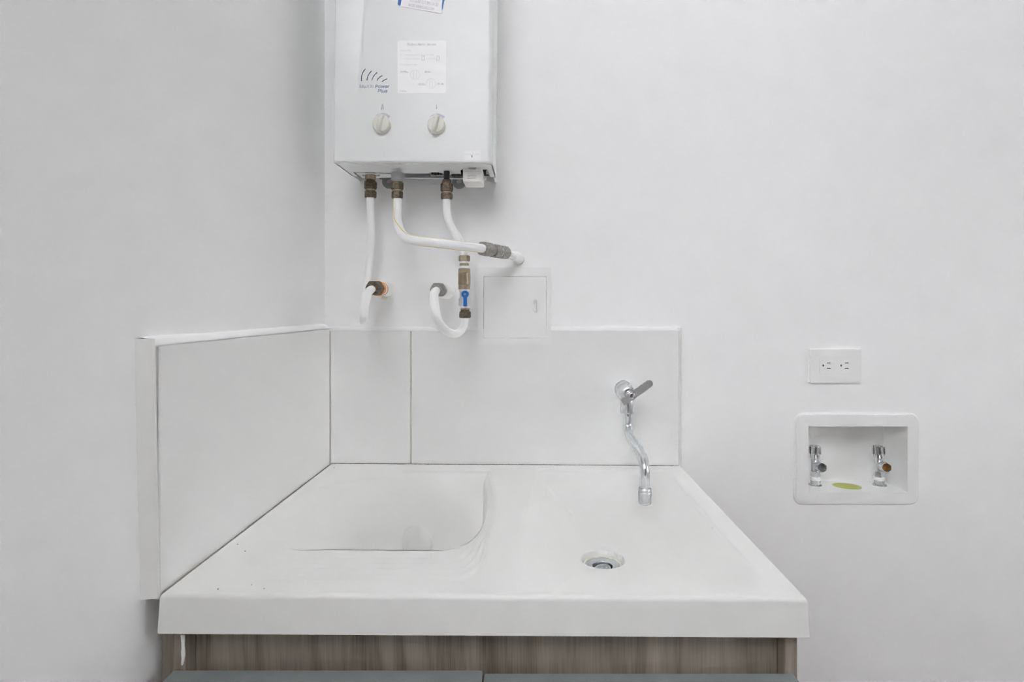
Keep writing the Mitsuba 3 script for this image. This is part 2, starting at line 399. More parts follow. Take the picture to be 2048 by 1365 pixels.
for dz, grow in ((0.020, 0.0006), (0.0475, 0.0017), (0.049, 0.0012), (0.049, -0.004), (0.030, -0.004)):
    w = rv.copy()
    w[:, 2] = sink_top(w[:, 0]) - dz
    w[:, 0] += grow * np.clip((w[:, 0] - cx) / 0.38, -1, 1)
    w[:, 1] += np.where(w[:, 1] < cy, grow * np.clip((w[:, 1] - cy) / 0.28, -1, 0), 0)
    loops.append(base + np.arange(len(w))); base += len(w); v.append(w)
fs = [q[:, [0, 1, 2]], q[:, [0, 2, 3]]]
for a, b in zip(loops[:-1], loops[1:]):
    a2, b2 = np.roll(a, -1), np.roll(b, -1)
    fs += [np.stack([a, b2, a2], 1), np.stack([a, b, b2], 1)]
v = np.vstack(v)
v[:, 0] += 0.0052 * (1 - (v[:, 0] - SX0) / (SX1 - SX0)) * (v[:, 1] - SY0) / (SY1 - SY0)
sink_mesh = trimesh.Trimesh(v, np.vstack(fs), process=False)
sink = thing('laundry_sink', 'white double laundry sink with ribbed washboard tub and shallow bowl, set on the wood cabinet', 'sink')
put('basin', sink_mesh, 'm_sink', sink, 40)
# strainer in the right bowl
DC = np.array([0.1257, -0.3234]); dz = sink_top(DC[0]) - 0.079 - 0.009 + 0.0004
st = put('drain_strainer', lathe([(0.0300, -0.0015), (0.0300, 0.0012), (0.0285, 0.0018), (0.0175, -0.0005), (0.0165, -0.003), (0.0165, -0.018), (0.0, -0.018)], (DC[0], DC[1], dz), (0, 0, 1), 48), 'm_steel', sink, 35, 'round steel drain strainer')
put('gasket', lathe([(0.0298, -0.001), (0.0335, -0.001), (0.0335, 0.0016), (0.0298, 0.0005)], (DC[0], DC[1], dz), (0, 0, 1), 48), 'm_gasket', st, 35)
bask = lathe([(0.0145, 0), (0.0152, 0.001), (0.0145, 0.002), (0.0125, 0.0012), (0.011, -0.003), (0.0, -0.003)], (DC[0] - 0.001, DC[1] - 0.002, dz - 0.0062), (-0.25, -0.12, 1), 36)
put('stopper', cat(bask, lathe([(0, 0), (0.0035, 0), (0.0035, 0.004), (0.002, 0.006), (0, 0.006)], (DC[0] - 0.001, DC[1] - 0.002, dz - 0.009), (-0.25, -0.12, 1), 20)), 'm_steel', st, 35)
hs = []
for a in range(6):
    c = DC + 0.0075 * np.array([math.cos(a * 1.047), math.sin(a * 1.047)])
    hs.append(lathe([(0, 0), (0.0022, 0), (0.0022, 0.0003), (0, 0.0003)], (c[0] - .001, c[1] - .002, dz - 0.0089 + 0.25 * 0.0075 * math.cos(a * 1.047)), (-0.25, -0.12, 1), 12))
for m_ in hs: put('hole', m_, 'm_dark', st, False)
jl = [[(SX0 + 0.0052 * (y - SY0) / (SY1 - SY0) - 0.004, y, sink_top(SX0) - 0.0022 - edge_noise(y, 41, .002)), (SX0 + 0.0052 * (y - SY0) / (SY1 - SY0) + 0.0003 + 0.0016 * max(0, (-y - 0.4) / 0.2) + edge_noise(y, 40, .0015), y, sink_top(SX0) - 0.0018)] for y in np.linspace(SY0 + 0.006, SY1, 120)]
put('sealant_joint', ribbon(jl), 'm_joint', sink, True, 'dirty joint along the left tile')
jb = [[(x, SY1 - 0.0006 - 0.0008 * (x < -0.05) + edge_noise(x, 42, .0008), sink_top(x) - 0.0032), (x, SY1 + 0.003, sink_top(x) - 0.003)] for x in np.linspace(SX0 + 0.006, SX1 - 0.002, 140)]
put('sealant_joint', ribbon(jb), 'm_joint', sink, True, 'dirty joint along the back tiles')
jv = [[(x, TY - 0.0004, sink_top(x) - 0.004), (x, TY - 0.0004, sink_top(x) - 0.0001 + 0.0009 * math.exp(-(x - SX0) / 0.15) + edge_noise(x, 43, .0012))] for x in np.linspace(-0.4505, 0.338, 200)]
put('sealant_joint', ribbon(jv), 'm_joint', sink, True, 'dirty joint along the back tiles')
# dirt specks lying on the sink
sp = []
for px, py, D in ((475, 1091, .845), (490, 1100, .83), (436, 1180, .711), (528, 1180, .713), (503, 1170, .724), (1112, 1040, 0), (668, 937, 1.25), (881, 1110, 0), (912, 1128, 0), (1425, 1049, .927)):
    if not D: continue
    p = at(px, py, D); s = 0.0006 + 0.0006 * rng.random()
    zz = sink_top(p[0]) - float(basin_depth(np.array(p[0]), np.array(p[1])))
    m = trimesh.creation.icosphere(1, s); m.vertices *= [1, 1, 0.5]; m.apply_translation([p[0], p[1], zz + s * 0.3]); sp.append(m)
put('dirt_specks', cat(*sp), 'm_dirt', sink, True, 'tiny dark specks on the rim', 'stuff')

# ------------------------------------------------------------------ cabinet under the sink
cab = thing('sink_cabinet', 'grey-brown wood-grain cabinet with grey-green doors carrying the laundry sink', 'cabinet')
FY = -0.582
zt = 0.7985
put('side_panel', box(-0.4505, -0.4355, FY, -0.03, 0.08, zt + 0.002, 0.0006), 'm_wood', cab, False)
put('side_panel', box(0.3235, 0.3390, FY, -0.03, 0.08, zt - 0.0025, 0.0006), 'm_wood', cab, False)
put('front_rail', box(-0.4352, 0.3232, FY + 0.0215, FY + 0.0365, 0.66, zt - 0.003, 0.0006), 'm_wood', cab, False)
put('filler_strip', box(-0.4745, -0.4508, FY + 0.014, FY + 0.03, 0.08, zt + 0.001, 0.0006), 'm_wood', cab, False)
put('base', box(-0.4352, 0.3232, FY + 0.002, -0.05, 0.08, 0.095), 'm_wood', cab, False)
put('plinth', box(-0.4505, 0.339, FY + 0.06, FY + 0.075, 0.0, 0.08), 'm_wood', cab, False)
for a, b, zz in ((-0.4500, -0.0590, 0.7465), (-0.0568, 0.3335, 0.7425)):
    dk = put('door', box(a, b, FY - 0.033, FY - 0.001, 0.10, zz, 0.0012), 'm_door', cab, False, 'flat grey-green door')
    hx = b - 0.05 if a < -0.3 else a + 0.05
    put('handle', cat(cyl((hx, FY - 0.055, 0.60), (hx, FY - 0.055, 0.70), 0.005, 16), cyl((hx, FY - 0.055, 0.615), (hx, FY - 0.033, 0.615), 0.004, 12), cyl((hx, FY - 0.055, 0.685), (hx, FY - 0.033, 0.685), 0.004, 12)), 'm_steel', dk)
# a run of white sealant down the left side panel's front
dr_pts = [(362, 1271), (370, 1271), (369, 1290), (370, 1310), (368, 1322), (365, 1331), (363, 1328), (364, 1318), (363, 1305), (364, 1290)]
dp = sg.Polygon([(at(x, y, CD + FY - 0.001)[0] - 0.0004, at(x, y, CD + FY)[2]) for x, y in dr_pts]).buffer(0.0004)
put('sealant_drip', cushion(dp, FY - 0.0016, FY, 0.001), 'm_tape', cab, True, 'dried run of white sealant')

# ------------------------------------------------------------------ water heater
HC = (-0.232, 0.0, 1.55)
TILT = 0.45
def H(m): return turned(m, TILT, HC)
hx0, hx1, hz0, hz1, hy = -0.3915, -0.0735, 1.4947, 2.085, -0.169
heater = thing('water_heater', 'white wall-hung gas water heater with two beige knobs above the sink', 'water heater')
nu, nw = 190, 260
u = np.unique(np.concatenate([np.linspace(hx0, hx1, nu), hx0 + np.array([.0003, .0008, .0015, .0025, .004]), hx1 - np.array([.0003, .0008, .0015, .0025, .004])]))
w = np.unique(np.concatenate([np.linspace(hz0, hz1, nw), hz0 + np.array([.0003, .0008, .0015, .0025, .004]), hz1 - np.array([.0003, .0008, .0015, .0025, .004])]))
U, W = np.meshgrid(u, w)
def rnd(dd, r): return np.where(dd < r, r - np.sqrt(np.maximum(r * r - (r - dd) ** 2, 0)), 0)
back = rnd(U - hx0, 0.004) + rnd(hx1 - U, 0.011) + rnd(W - hz0, 0.005) + rnd(hz1 - W, 0.008)
# a raised central panel whose left edge bows and fades out downwards
zlo = at(716, 195, 1.125)[2]
tt = np.clip((W - zlo) / (hz1 - zlo), 0, 1)
xe = at(716.5, 180, 1.125)[0] + 0.0125 * np.clip((W - zlo) / 0.20, 0, 3) ** 1.6 * 0.8
step = np.clip((U - xe + 0.0045) / 0.009, 0, 1); step = step * step * (3 - 2 * step)
amp = 0.0075 * np.clip(tt / 0.28, 0, 1) ** 0.8
raise_ = amp * step
YY = hy + 0.0075 * np.clip(tt / 0.28, 0, 1) ** 0.8 * (1 - step) * np.exp(-np.maximum(xe - U, 0) / 0.03) + back
ny, nx = U.shape
v = [np.stack([U, YY, W], -1).reshape(-1, 3)]
i, j = np.meshgrid(np.arange(ny - 1), np.arange(nx - 1), indexing='ij')
q = np.stack([i * nx + j, i * nx + j + 1, (i + 1) * nx + j + 1, (i + 1) * nx + j], -1).reshape(-1, 4)
ring = np.concatenate([np.arange(nx), (np.arange(1, ny)) * nx + nx - 1, (ny - 1) * nx + np.arange(nx - 2, -1, -1), np.arange(ny - 2, 0, -1) * nx])
rv = v[0][ring].copy(); rv[:, 1] = -0.045
b = ny * nx + np.arange(len(ring)); v.append(rv)
# the shell is open below: the bottom run of the ring only turns back 12 mm
low = ring < nx
v[1][low, 1] = hy + 0.016
a2, b2 = np.roll(ring, -1), np.roll(b, -1)
cover = trimesh.Trimesh(np.vstack(v), np.vstack([q[:, [0, 1, 2]], q[:, [0, 2, 3]], np.stack([ring, a2, b2], 1), np.stack([ring, b2, b], 1)]), process=False)
put('cover', H(cover), 'm_enamel', heater, 30)
frame = cat(box(hx0 + 0.004, hx1 - 0.0025, -0.046, -0.010, hz0 + 0.05, hz1 - 0.004, 0.001),
            box(hx1 - 0.006, hx1 - 0.0015, -0.046, -0.0005, hz0 - 0.001, hz1 - 0.006, 0.001), box(hx0 + 0.002, hx0 + 0.005, -0.046, -0.0005, hz0 - 0.001, hz1 - 0.006, 0.001))
put('back_frame', H(frame), 'm_enamel', heater, False)
# underside: front lip of the cover with its notches
lip = sg.Polygon([(hx0 + 0.003, hy + 0.006), (hx1 - 0.004, hy + 0.006), (hx1 - 0.003, -0.05), (hx1 - 0.012, -0.05), (hx1 - 0.014, -0.116), (-0.140, -0.116), (-0.145, -0.106), (-0.148, -0.067), (-0.181, -0.065), (-0.187, -0.078), (-0.194, -0.088), (-0.212, -0.088), (-0.2175, -0.078), (-0.350, -0.082), (-0.3795, -0.082), (-0.380, -0.04), (hx0 + 0.003, -0.05)])
put('bottom_panel', H(plan(lip, hz0 + 0.0002, hz0 + 0.0015)), 'm_enamel', heater, False)
inner = box(hx0 + 0.006, hx1 - 0.006, -0.150, -0.044, hz0 + 0.045, hz0 + 0.049)
put('inner_plate', H(inner), 'm_grey_metal', heater, False)
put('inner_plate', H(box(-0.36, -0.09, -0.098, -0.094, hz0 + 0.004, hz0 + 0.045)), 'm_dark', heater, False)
# bracket, bar, gas valve block and hanging eyes
br = sg.Polygon([(-0.372, -0.0815), (-0.300, -0.0785), (-0.284, -0.045), (-0.372, -0.035)]).difference(sg.Point(-0.345, -0.062).buffer(0.0125))
put('pipe_bracket', H(plan(br, hz0 - 0.0015, hz0 - 0.0003)), 'm_plastic', heater, False)
for sx in (-0.361, -0.328):
    p = (sx, -0.066, hz0 - 0.0015)
    put('screw', H(lathe([(0, 0.0022), (0.0016, 0.0022), (0.0024, 0.0014), (0.003, 0), (0, 0)], p, (0, 0, -1), 16)), 'm_grey_metal', heater)
put('cross_bar', H(box(-0.275, -0.095, -0.050, -0.042, hz0 - 0.004, hz0 + 0.006, 0.001)), 'm_silver', heater, False)
gr = [box(-0.2135, -0.1860, -0.072, -0.066, hz0 - 0.003, hz0 + 0.010, 0.001)]
put('valve_block', H(gr[0]), 'm_grey_metal', heater, False)
for k in range(4):
    put('fin', H(box(-0.2115 + k * 0.0062, -0.2080 + k * 0.0062, -0.075, -0.0705, hz0 - 0.001, hz0 + 0.008)), 'm_dark', heater, False)
for ex, ez in ((-0.3215, 1.4935), (-0.161, 1.493)):
    eye = sg.Point(ex, ez).buffer(0.0155).union(sg.box(ex - 0.022, ez + 0.006, ex + 0.02, ez + 0.03)).buffer(-0.003).buffer(0.003).difference(affinity.scale(sg.Point(ex, ez + 0.001).buffer(0.0062), 1.0, 0.75))
    put('mounting_eye', prism(eye, -0.0045, -0.0015), 'm_grey_metal', heater, False)
put('mounting_plate', H(box(-0.168, -0.095, -0.075, -0.055, hz0 - 0.004, hz0 + 0.02, 0.001)), 'm_dark', heater, False)
# battery box with a clip
bb = put('battery_box', H(rbox(-0.1375, -0.0975, -0.128, -0.070, hz0 - 0.0285, hz0 + 0.002, 0.003)), 'm_plastic_warm', heater, 40, 'white plastic battery box')
gp = H(cushion(sg.LineString([(-0.1265, hz0 - 0.0195), (-0.1105, hz0 - 0.0195)]).buffer(0.0022), -0.1305, -0.127, 0.0016))
put('finger_grip', gp, 'm_plastic', bb, True)
put('finger_grip', H(prism(sg.LineString([(-0.1265, hz0 - 0.0165), (-0.1105, hz0 - 0.0165)]).buffer(0.0009), -0.1284, -0.127)), 'm_grey_metal', bb, False)
put('lid_seam', H(box(-0.1374, -0.0976, -0.1284, -0.1279, hz0 - 0.0068, hz0 - 0.0060)), 'm_ink_pale', bb, False)
clip = sg.Polygon([(-0.1255, -0.134), (-0.1095, -0.134), (-0.1110, -0.128), (-0.1125, -0.118), (-0.1205, -0.118), (-0.1220, -0.128)])
put('clip', H(plan(clip, hz0 - 0.0025, hz0 - 0.0002)), 'm_grey_metal', heater, False)
put('screw', H(cyl((-0.0965, -0.093, hz0 - 0.006), (-0.0865, -0.093, hz0 - 0.006), 0.0013, 12)), 'm_dark', heater)
put('hinge_lug', H(cyl((-0.0985, -0.088, hz0 - 0.011), (-0.0925, -0.088, hz0 - 0.011), 0.0042, 20, 0.001)), 'm_plastic', heater)
for a in (0.02, 0.22): put('vent_slot', H(box(hx1 - 0.0005, hx1 + 0.0001, -0.0755, -0.0735, hz0 + a, hz0 + a + 0.05)), 'm_ink_pale', heater, False)
put('wire', tube(spline([at(806, 350, 1.24), at(806, 362, 1.23), at(811, 385, 1.235), at(810, 405, 1.26), at(806, 425, 1.29), at(805, 440, 1.2965)], 40), 0.0006, 8), 'm_plastic', heater, True, 'thin white wire')

def front(px, py): p = at(px, py, CD + hy); return p[0], p[2]
S = (CD + hy) / F                        # metres per pixel on the heater's front
def fy(x, z):
    """Where the cover's front lies at x, z."""
    a = int(np.argmin(abs(w - z))); c = int(np.argmin(abs(u - x)))
    return float(YY[a, c])
for k, (px, py) in enumerate(((764.0, 250.5), (873.2, 251.8))):
    cx, cz = front(px, py)
    R = 17.6 * S
    kn = put('knob', lathe([(0, 0), (R, 0), (R * 1.01, 0.004), (R * 0.97, 0.0085), (R * 0.88, 0.0105), (0, 0.0115)], (cx, hy, cz), (0, -1, 0), 56), 'm_knob', heater, 40, 'beige rotary knob')
    # grip: a ridge leaning to the right with a steep right face
    a = math.radians(-12)
    def tr(lx, lz): return cx + lx * math.cos(a) - lz * math.sin(a), cz + lx * math.sin(a) + lz * math.cos(a)
    secs = []
    for t in np.linspace(-1, 1, 17):
        half = 0.0125 * (1 if t > 0 else 1)
        lz = t * R * 0.97
        hgt = 0.0125 + 0.0085 * math.sqrt(max(0, 1 - (abs(t) * 0.97) ** 2))
        wd = 0.0060 * (0.75 + 0.25 * (1 - t * t))
        cv = 0.0015 * t * t
        ring_ = [(-wd * 1.25, 0.008), (-wd * 0.75 + cv, hgt - 0.001), (-wd * 0.5 + cv, hgt), (wd * 0.25 + cv, hgt), (wd * 0.5 + cv, hgt - 0.001), (wd * 0.62 + cv, 0.008)]
        secs.append([(tr(lx, lz)[0], hy - hh, tr(lx, lz)[1]) for lx, hh in ring_])
    rib_ = ribbon(secs)
    caps = [trimesh.Trimesh(np.array(s), [[0, 1, 2], [0, 2, 3], [0, 3, 4], [0, 4, 5]], process=False) for s in (secs[0], secs[-1])]
    put('grip', cat(rib_, *caps), 'm_knob', kn, 40)
    put('pointer', lathe([(0, 0), (4.0 * S, 0), (4.0 * S, 0.0165), (3.4 * S, 0.0175), (0, 0.0178)], (cx, hy, cz + 15.0 * S), (0, -1, 0), 28), 'm_knob', kn, 40)
    # printed arc that widens to the right, and the sign above
    c0 = (cx + 1.2 * S, cz - 3.5 * S)
    outer = [(c0[0] + 28 * S * math.cos(t) * .86, c0[1] + 28 * S * math.sin(t)) for t in np.radians(np.linspace(130, 50, 24))]
    innr = [(c0[0] + (27.6 - 6.0 * s) * S * math.cos(t) * .86, c0[1] + (27.6 - 6.0 * s) * S * math.sin(t)) for t, s in zip(np.radians(np.linspace(52, 130, 24)), np.linspace(1, 0, 24))]
    put('printed_arc', prism(sg.Polygon(outer + innr).buffer(0), hy - 0.0002, hy + 0.0003), 'm_lilac', heater, False)
fx, fz = front(765, 214)
put('printed_mark', cat(strip([(fx - 2 * S, fz - 5 * S), (fx - 1.7 * S, fz), (fx, fz + 5 * S), (fx + 1.7 * S, fz), (fx + 2 * S, fz - 5 * S)], 0.7 * S, hy), strip([(fx - .5 * S, fz - 4.5 * S), (fx, fz - 1 * S)], 0.5 * S, hy)), 'm_ink_grey', heater, False)
fx, fz = front(873.5, 214)
put('printed_mark', cat(strip([(fx, fz + 4 * S), (fx, fz - 3 * S)], 0.5 * S, hy), prism(sg.Polygon([(fx - 1.6 * S, fz - 2 * S), (fx + 1.6 * S, fz - 2 * S), (fx, fz - 5 * S)]), hy - 0.00025, hy)), 'm_ink_grey', heater, False)
put('printed_mark', cat(strip([(fx + 4.5 * S, fz + 6 * S), (fx + 13 * S, fz + 6 * S)], 0.35 * S, hy), strip([(fx + 6 * S, fz + 6 * S), (fx + 6.5 * S, fz + 2 * S), (fx + 9 * S, fz + 2 * S)], 0.35 * S, hy)), 'm_ink_pale', heater, False)
# the maker's logo: five curved strokes over two lines of lettering
arcs = [((723.0, 161.5), (724.0, 150.0), (730.5, 138.5)), ((734.0, 160.5), (736.5, 151.0), (743.0, 142.5)), ((744.0, 160.5), (747.5, 152.5), (754.0, 145.5)), ((754.0, 161.0), (758.0, 156.0), (764.5, 151.5)), ((764.5, 163.5), (768.5, 160.5), (773.5, 158.3))]
ly = hy - 0.0005
am = []
for p0, p1, p2 in arcs:
    pts = spline([[*front(*p0), 0], [*front(*p1), 0], [*front(*p2), 0]], 12)[:, :2]
    am.append(strip(pts, 0.75 * S, hy, 0.0004))
put('logo_stroke', am[0], 'm_navy', heater, False)
for m_ in am[1:]: put('logo_stroke', m_, 'm_navy', heater, False)
a_, z_ = front(719, 176); b_, _ = front(748, 176)
put('logo_lettering', fit_text('MaXXi', a_, b_, z_, hy, 6.2 * S, slant=0.14, depth=0.0004), 'm_slate_pale', heater, False)
a_, _ = front(750.5, 176); b_, _ = front(779, 176)
put('logo_lettering', fit_text('Power', a_, b_, z_, hy, 6.2 * S, slant=0.14, bold=True, depth=0.0004), 'm_slate_blue', heater, False)
a_, z_ = front(755.5, 185); b_, _ = front(775, 185)
put('logo_lettering', fit_text('Plus', a_, b_, z_, hy, 6.2 * S, slant=0.14, bold=True, depth=0.0004), 'm_slate_blue', heater, False)
# instruction label
lx0, lz1 = front(795, 81.5); lx1, lz0 = front(892, 187)
il = put('instruction_label', prism(rrect(lx0, lx1, lz0, lz1, 4.5 * S), hy - 0.0003, hy + 0.0002), 'm_sticker', heater, False, 'white printed instruction label')
ty = hy - 0.0003
def lab(s, px0, px1, py, hpx, **kw):
    a, z = front(px0, py); b, _ = front(px1, py)
    return fit_text(s, a, b, z, ty, hpx * S, depth=0.00015, **kw)
put('print', lab('Instrucciones de uso', 814.5, 872, 91, 4.6), 'm_ink_grey', il, False)
put('print', cat(lab('Encendido', 800.5, 822, 103, 3.4), lab('Funcionamiento', 801, 834, 131, 3.4), lab('1.- Inserte las dos pilas en su caja', 801, 867, 111, 2.6),
                 lab('2.- Pulse el interruptor', 801, 843, 118.6, 2.6), lab('en posición', 851, 872, 118.6, 2.6)), 'm_ink_pale', il, False)
put('print', cat(lab('Menos gas', 801, 814, 143.4, 1.9), lab('menos caliente', 800, 816, 145.8, 1.9), lab('Más gas', 850, 860, 143.4, 1.9), lab('más caliente', 849, 862, 145.8, 1.9),
                 lab('Más agua', 838, 848, 168, 1.9), lab('menos caliente', 836, 851, 170.4, 1.9), lab('Menos agua', 875, 887, 168, 1.9), lab('más caliente', 875, 888, 170.4, 1.9), lab('L.I.G.D.M.', 800, 813.5, 183.5, 2.0)), 'm_ink_grey', il, False)
dl_ = []
for px, py, pw, ph in ((846.3, 116.5, 4.6, 8.5), (876, 116.8, 5.2, 9)):
    cx, cz = front(px, py)
    dl_.append(strip([(cx - pw / 2 * S, cz - ph / 2 * S), (cx + pw / 2 * S, cz - ph / 2 * S), (cx + pw / 2 * S, cz + ph / 2 * S), (cx - pw / 2 * S, cz + ph / 2 * S)], 0.35 * S, ty, 0.00015, True))
for m_ in dl_: put('print', m_, 'm_ink_mid', il, False)
dl_ = []
for px, py in ((830, 149.5), (862, 167)):
    cx, cz = front(px, py)
    dl_.append(strip([(cx + 9.5 * S * math.cos(t), cz + 9.5 * S * math.sin(t)) for t in np.linspace(0, 2 * math.pi, 40)[:-1]], 0.3 * S, ty, 0.00015, True))
    for s in (-2.3, 2.3): dl_.append(strip([(cx + s * S, cz - 8 * S), (cx + s * S, cz + 7 * S)], 0.3 * S, ty, 0.00015))
for m_ in dl_: put('print', m_, 'm_ink_pale', il, False)
# small ignition label at the lower right
qx0, qz1 = front(928, 301.5); qx1, qz0 = front(961, 320.5)
bl = put('ignition_label', prism(rrect(qx0, qx1, qz0, qz1, 0.001), hy - 0.0003, hy + 0.0002), 'm_plastic', heater, False, 'small white label with a black mark')
put('print', lab('Botón de encendido', 928.5, 959.5, 309.8, 2.4), 'm_ink_pale', bl, False)
cx, cz = front(944, 312.6)
put('print', prism(sg.box(cx - 0.8 * S, cz - 2 * S, cx + 0.8 * S, cz + 2 * S), ty - 0.00015, ty), 'm_ink', bl, False)

# a magnet card with a phone number, stuck askew near the heater's top
MC = (*front(845, -10.6),)
card = thing('magnet_card', 'white and blue contact card with a phone number, stuck askew on the heater front', 'magnet')
cw, chh = 92 * S, 62 * S
def card_place(m): return turned(m, 10.2, (MC[0], hy, MC[1]))
cpoly = rrect(MC[0] - cw / 2, MC[0] + cw / 2, MC[1] - chh / 2, MC[1] + chh / 2, 0.004)
put('backing', card_place(prism(cpoly, hy - 0.0014, hy - 0.0001)), 'm_card', card, False)
def card_strip(poly): return card_place(prism(poly.intersection(cpoly.buffer(-0.0006)), hy - 0.0016, hy - 0.0013))
x0, z0 = MC[0] - cw / 2, MC[1] - chh / 2
put('border', card_strip(sg.Polygon([(x0 - .01, z0 + 0.0), (x0 + 7.0 * S, z0), (x0 + 7.5 * S, z0 + 70 * S), (x0 - .01, z0 + 70 * S)])), 'm_card_blue', card, False, 'blue edge band')
x1 = MC[0] + cw / 2
put('border', card_strip(sg.Polygon([(x1 - 2.2 * S, z0 + 5 * S), (x1 - 0.4 * S, z0 + 12 * S), (x1 - 0.4 * S, z0 + 70 * S), (x1 - 6.5 * S, z0 + 70 * S), (x1 - 4.2 * S, z0 + 20 * S)])), 'm_card_blue', card, False, 'blue edge band')
def card_text(s, a, b, up, h): return card_place(fit_text(s, x0 + a * S, x0 + b * S, z0 + up * S, hy - 0.0013, h * S, depth=0.0003))
put('print', card_text('CELULAR 314 890 24 52', 24, 81, 12.6, 6.4), 'm_ink_grey', card, False)
put('print', card_text('WWW.ARMOGAS.COM', 22, 74, 2.8, 5.8), 'm_ink_grey', card, False)
put('print', card_text('FIJO 407 - (+03) 726 8704', 26, 82, 22.2, 5.4), 'm_ink_pale', card, False)
put('print', card_place(prism(sg.LineString([(x0 + 17 * S, z0 + 15.8 * S), (x0 + 20.5 * S, z0 + 16.2 * S)]).buffer(1.1 * S), hy - 0.0016, hy - 0.0013)), 'm_navy', card, False)
put('print', card_place(prism(sg.Polygon([(x0 + 18 * S, z0 + 38 * S), (x0 + 74 * S, z0 + 38 * S), (x0 + 70 * S, z0 + 50 * S), (x0 + 24 * S, z0 + 50 * S)]), hy - 0.0016, hy - 0.0013)), 'm_card_blue', card, False)

# ------------------------------------------------------------------ pipes below the heater
PR = 0.0081
def couple(parent, px, D, rows, x_shift=0.0):
    """Fittings stacked on a vertical pipe: (top px, bottom px, width px, kind, material)."""
    out = []
    for y0, y1, wpx, kind, m in rows:
        a, b = at(px, y0, D), at(px, y1, D)
        r = wpx / 2 / F * D
        if kind == 'nut': me = nut(b, a, r * 0.94)
        elif kind == 'ring': me = cyl(b, a, r, 36, min(0.0012, r * 0.2))
        else: me = cyl(b, a, r, 36)
        out.append((me, m))
    return out
brass = 'm_brass_dark'

# 1. left water pipe: down from the heater and looped forward into the wall stub
wp = thing('water_pipe', 'left white water pipe looping into a wall stub with orange sealant', 'pipe')
D1 = 1.235
for (me, m), nm in zip(couple(wp, 741, D1, [(340, 360.5, 21, 'ring', 'm_bronze'), (360, 364, 18, 'cyl', brass), (363, 379, 23.5, 'nut', brass), (378.5, 383, 19, 'cyl', 'm_bronze'), (382.5, 396, 22, 'nut', brass)]), ('fitting', 'fitting', 'nut', 'fitting', 'nut')):
    put(nm, me, m, wp)
stub1 = np.array([-0.3265, 0.0, 1.2465])
def perp(p, d): return p + np.array([0, -d, 0])
p1 = [at(743, 579, 1.185), at(742.5, 579.5, 1.16), at(737, 585, 1.105), at(730.5, 606, 1.06), at(727.5, 630, 1.05), at(726.5, 640, 1.075), at(727, 637, 1.12), at(727.5, 622, 1.175), at(731, 592, 1.215), at(736, 550, 1.235), at(741, 500, 1.24), at(742, 460, 1.237), at(741, 420, D1), at(741, 386, D1)]
put('tube', tube(spline(p1, 160), PR, 28), 'm_pipe', wp, True)
put('wall_collar', lathe([(0, -0.002), (0.0165, -0.002), (0.0165, 0.004), (0.0150, 0.030), (0.0140, 0.062), (0, 0.062)], stub1, (0, -1, 0), 40), 'm_tape', wp, 35, 'white painted collar')
put('sealant', lathe([(0, 0), (0.0148, 0), (0.0153, 0.003), (0.0143, 0.006), (0, 0.006)], perp(stub1, 0.047), (0, -1, 0), 40), 'm_orange', wp, 35, 'orange sealant ring')
put('sealant', lathe([(0, 0), (0.0146, 0), (0.0156, 0.004), (0.0152, 0.014), (0, 0.014)], perp(stub1, 0.062), (0, -1, 0), 40), 'm_tape', wp, 35, 'white tape')
put('sealant', lathe([(0, 0), (0.0154, -0.006), (0.0165, 0.003), (0.0152, 0.011), (0, 0.011)], perp(stub1, 0.074), (0, -1, 0), 40), 'm_orange', wp, 35, 'orange sealant ring')
put('nut', nut(perp(stub1, 0.081), perp(stub1, 0.120), 0.0142), brass, wp)
crumb = trimesh.creation.icosphere(2, 0.006); crumb.vertices *= [1.3, 0.6, 0.7]
crumb = wobble(crumb, 0.004, 160, 5); crumb.apply_translation(stub1 + [-0.006, -0.002, -0.019])
put('sealant', crumb, 'm_gasket', wp, True, 'crumbling plaster')

# 2. right water pipe with check valve, ball valve and U loop
wv = thing('water_pipe', 'right white water pipe with brass check valve and blue-handled ball valve', 'pipe')
D2 = 1.2
for (me, m), nm in zip(couple(wv, 893.5, D2, [(343, 362, 12, 'cyl', 'm_dark'), (360, 368, 18.5, 'ring', brass), (367, 384, 23, 'nut', brass), (383.5, 388, 18.5, 'cyl', 'm_bronze'), (387, 399, 22, 'nut', brass)]), ('fitting', 'fitting', 'nut', 'fitting', 'nut')):
    put(nm, me, m, wv)
p2 = [at(893, 390, D2), at(893, 410, D2), at(894.5, 430, D2), at(899.5, 448, D2), at(909, 465, D2), at(919, 480, D2), at(925.5, 496, D2), at(927.5, 510, D2), at(927.8, 520, D2)]
put('tube', tube(spline(p2, 90), PR, 28), 'm_pipe', wv, True)
rows = [(511.5, 523.5, 21, 'nut', 'm_bronze'), (523, 527, 18.5, 'cyl', 'm_tape'), (526.5, 533, 18.5, 'ring', 'm_bronze'), (532.5, 537.5, 20.5, 'cyl', 'm_tape'), (537, 547, 22, 'nut', 'm_bronze'), (546, 570, 24.4, 'ring', 'm_bronze'), (569, 580, 21.5, 'nut', 'm_bronze'), (579, 583, 21.5, 'cyl', 'm_tape')]
for (me, m), nm in zip(couple(wv, 928.6, D2, rows), ('nut', 'tape', 'fitting', 'tape', 'nut', 'check_valve', 'nut', 'tape')):
    put(nm, me, m, wv, 30, 'brass check valve' if nm == 'check_valve' else None)
bv = put('ball_valve', cat(nut(at(929.5, 613, D2), at(929.5, 596, D2), 22.5 / 2 / F * D2 * .95), cyl(at(929.5, 597, D2), at(929.5, 582, D2), 20 / 2 / F * D2, 36, 0.002), cyl(at(929.5, 592, D2), at(929.5, 592, D2) + [0, -0.016, 0], 0.0055, 24)), 'm_silver', wv, 30, 'silver ball valve with blue lever')
c = at(930.5, 589, D2 - 0.016)
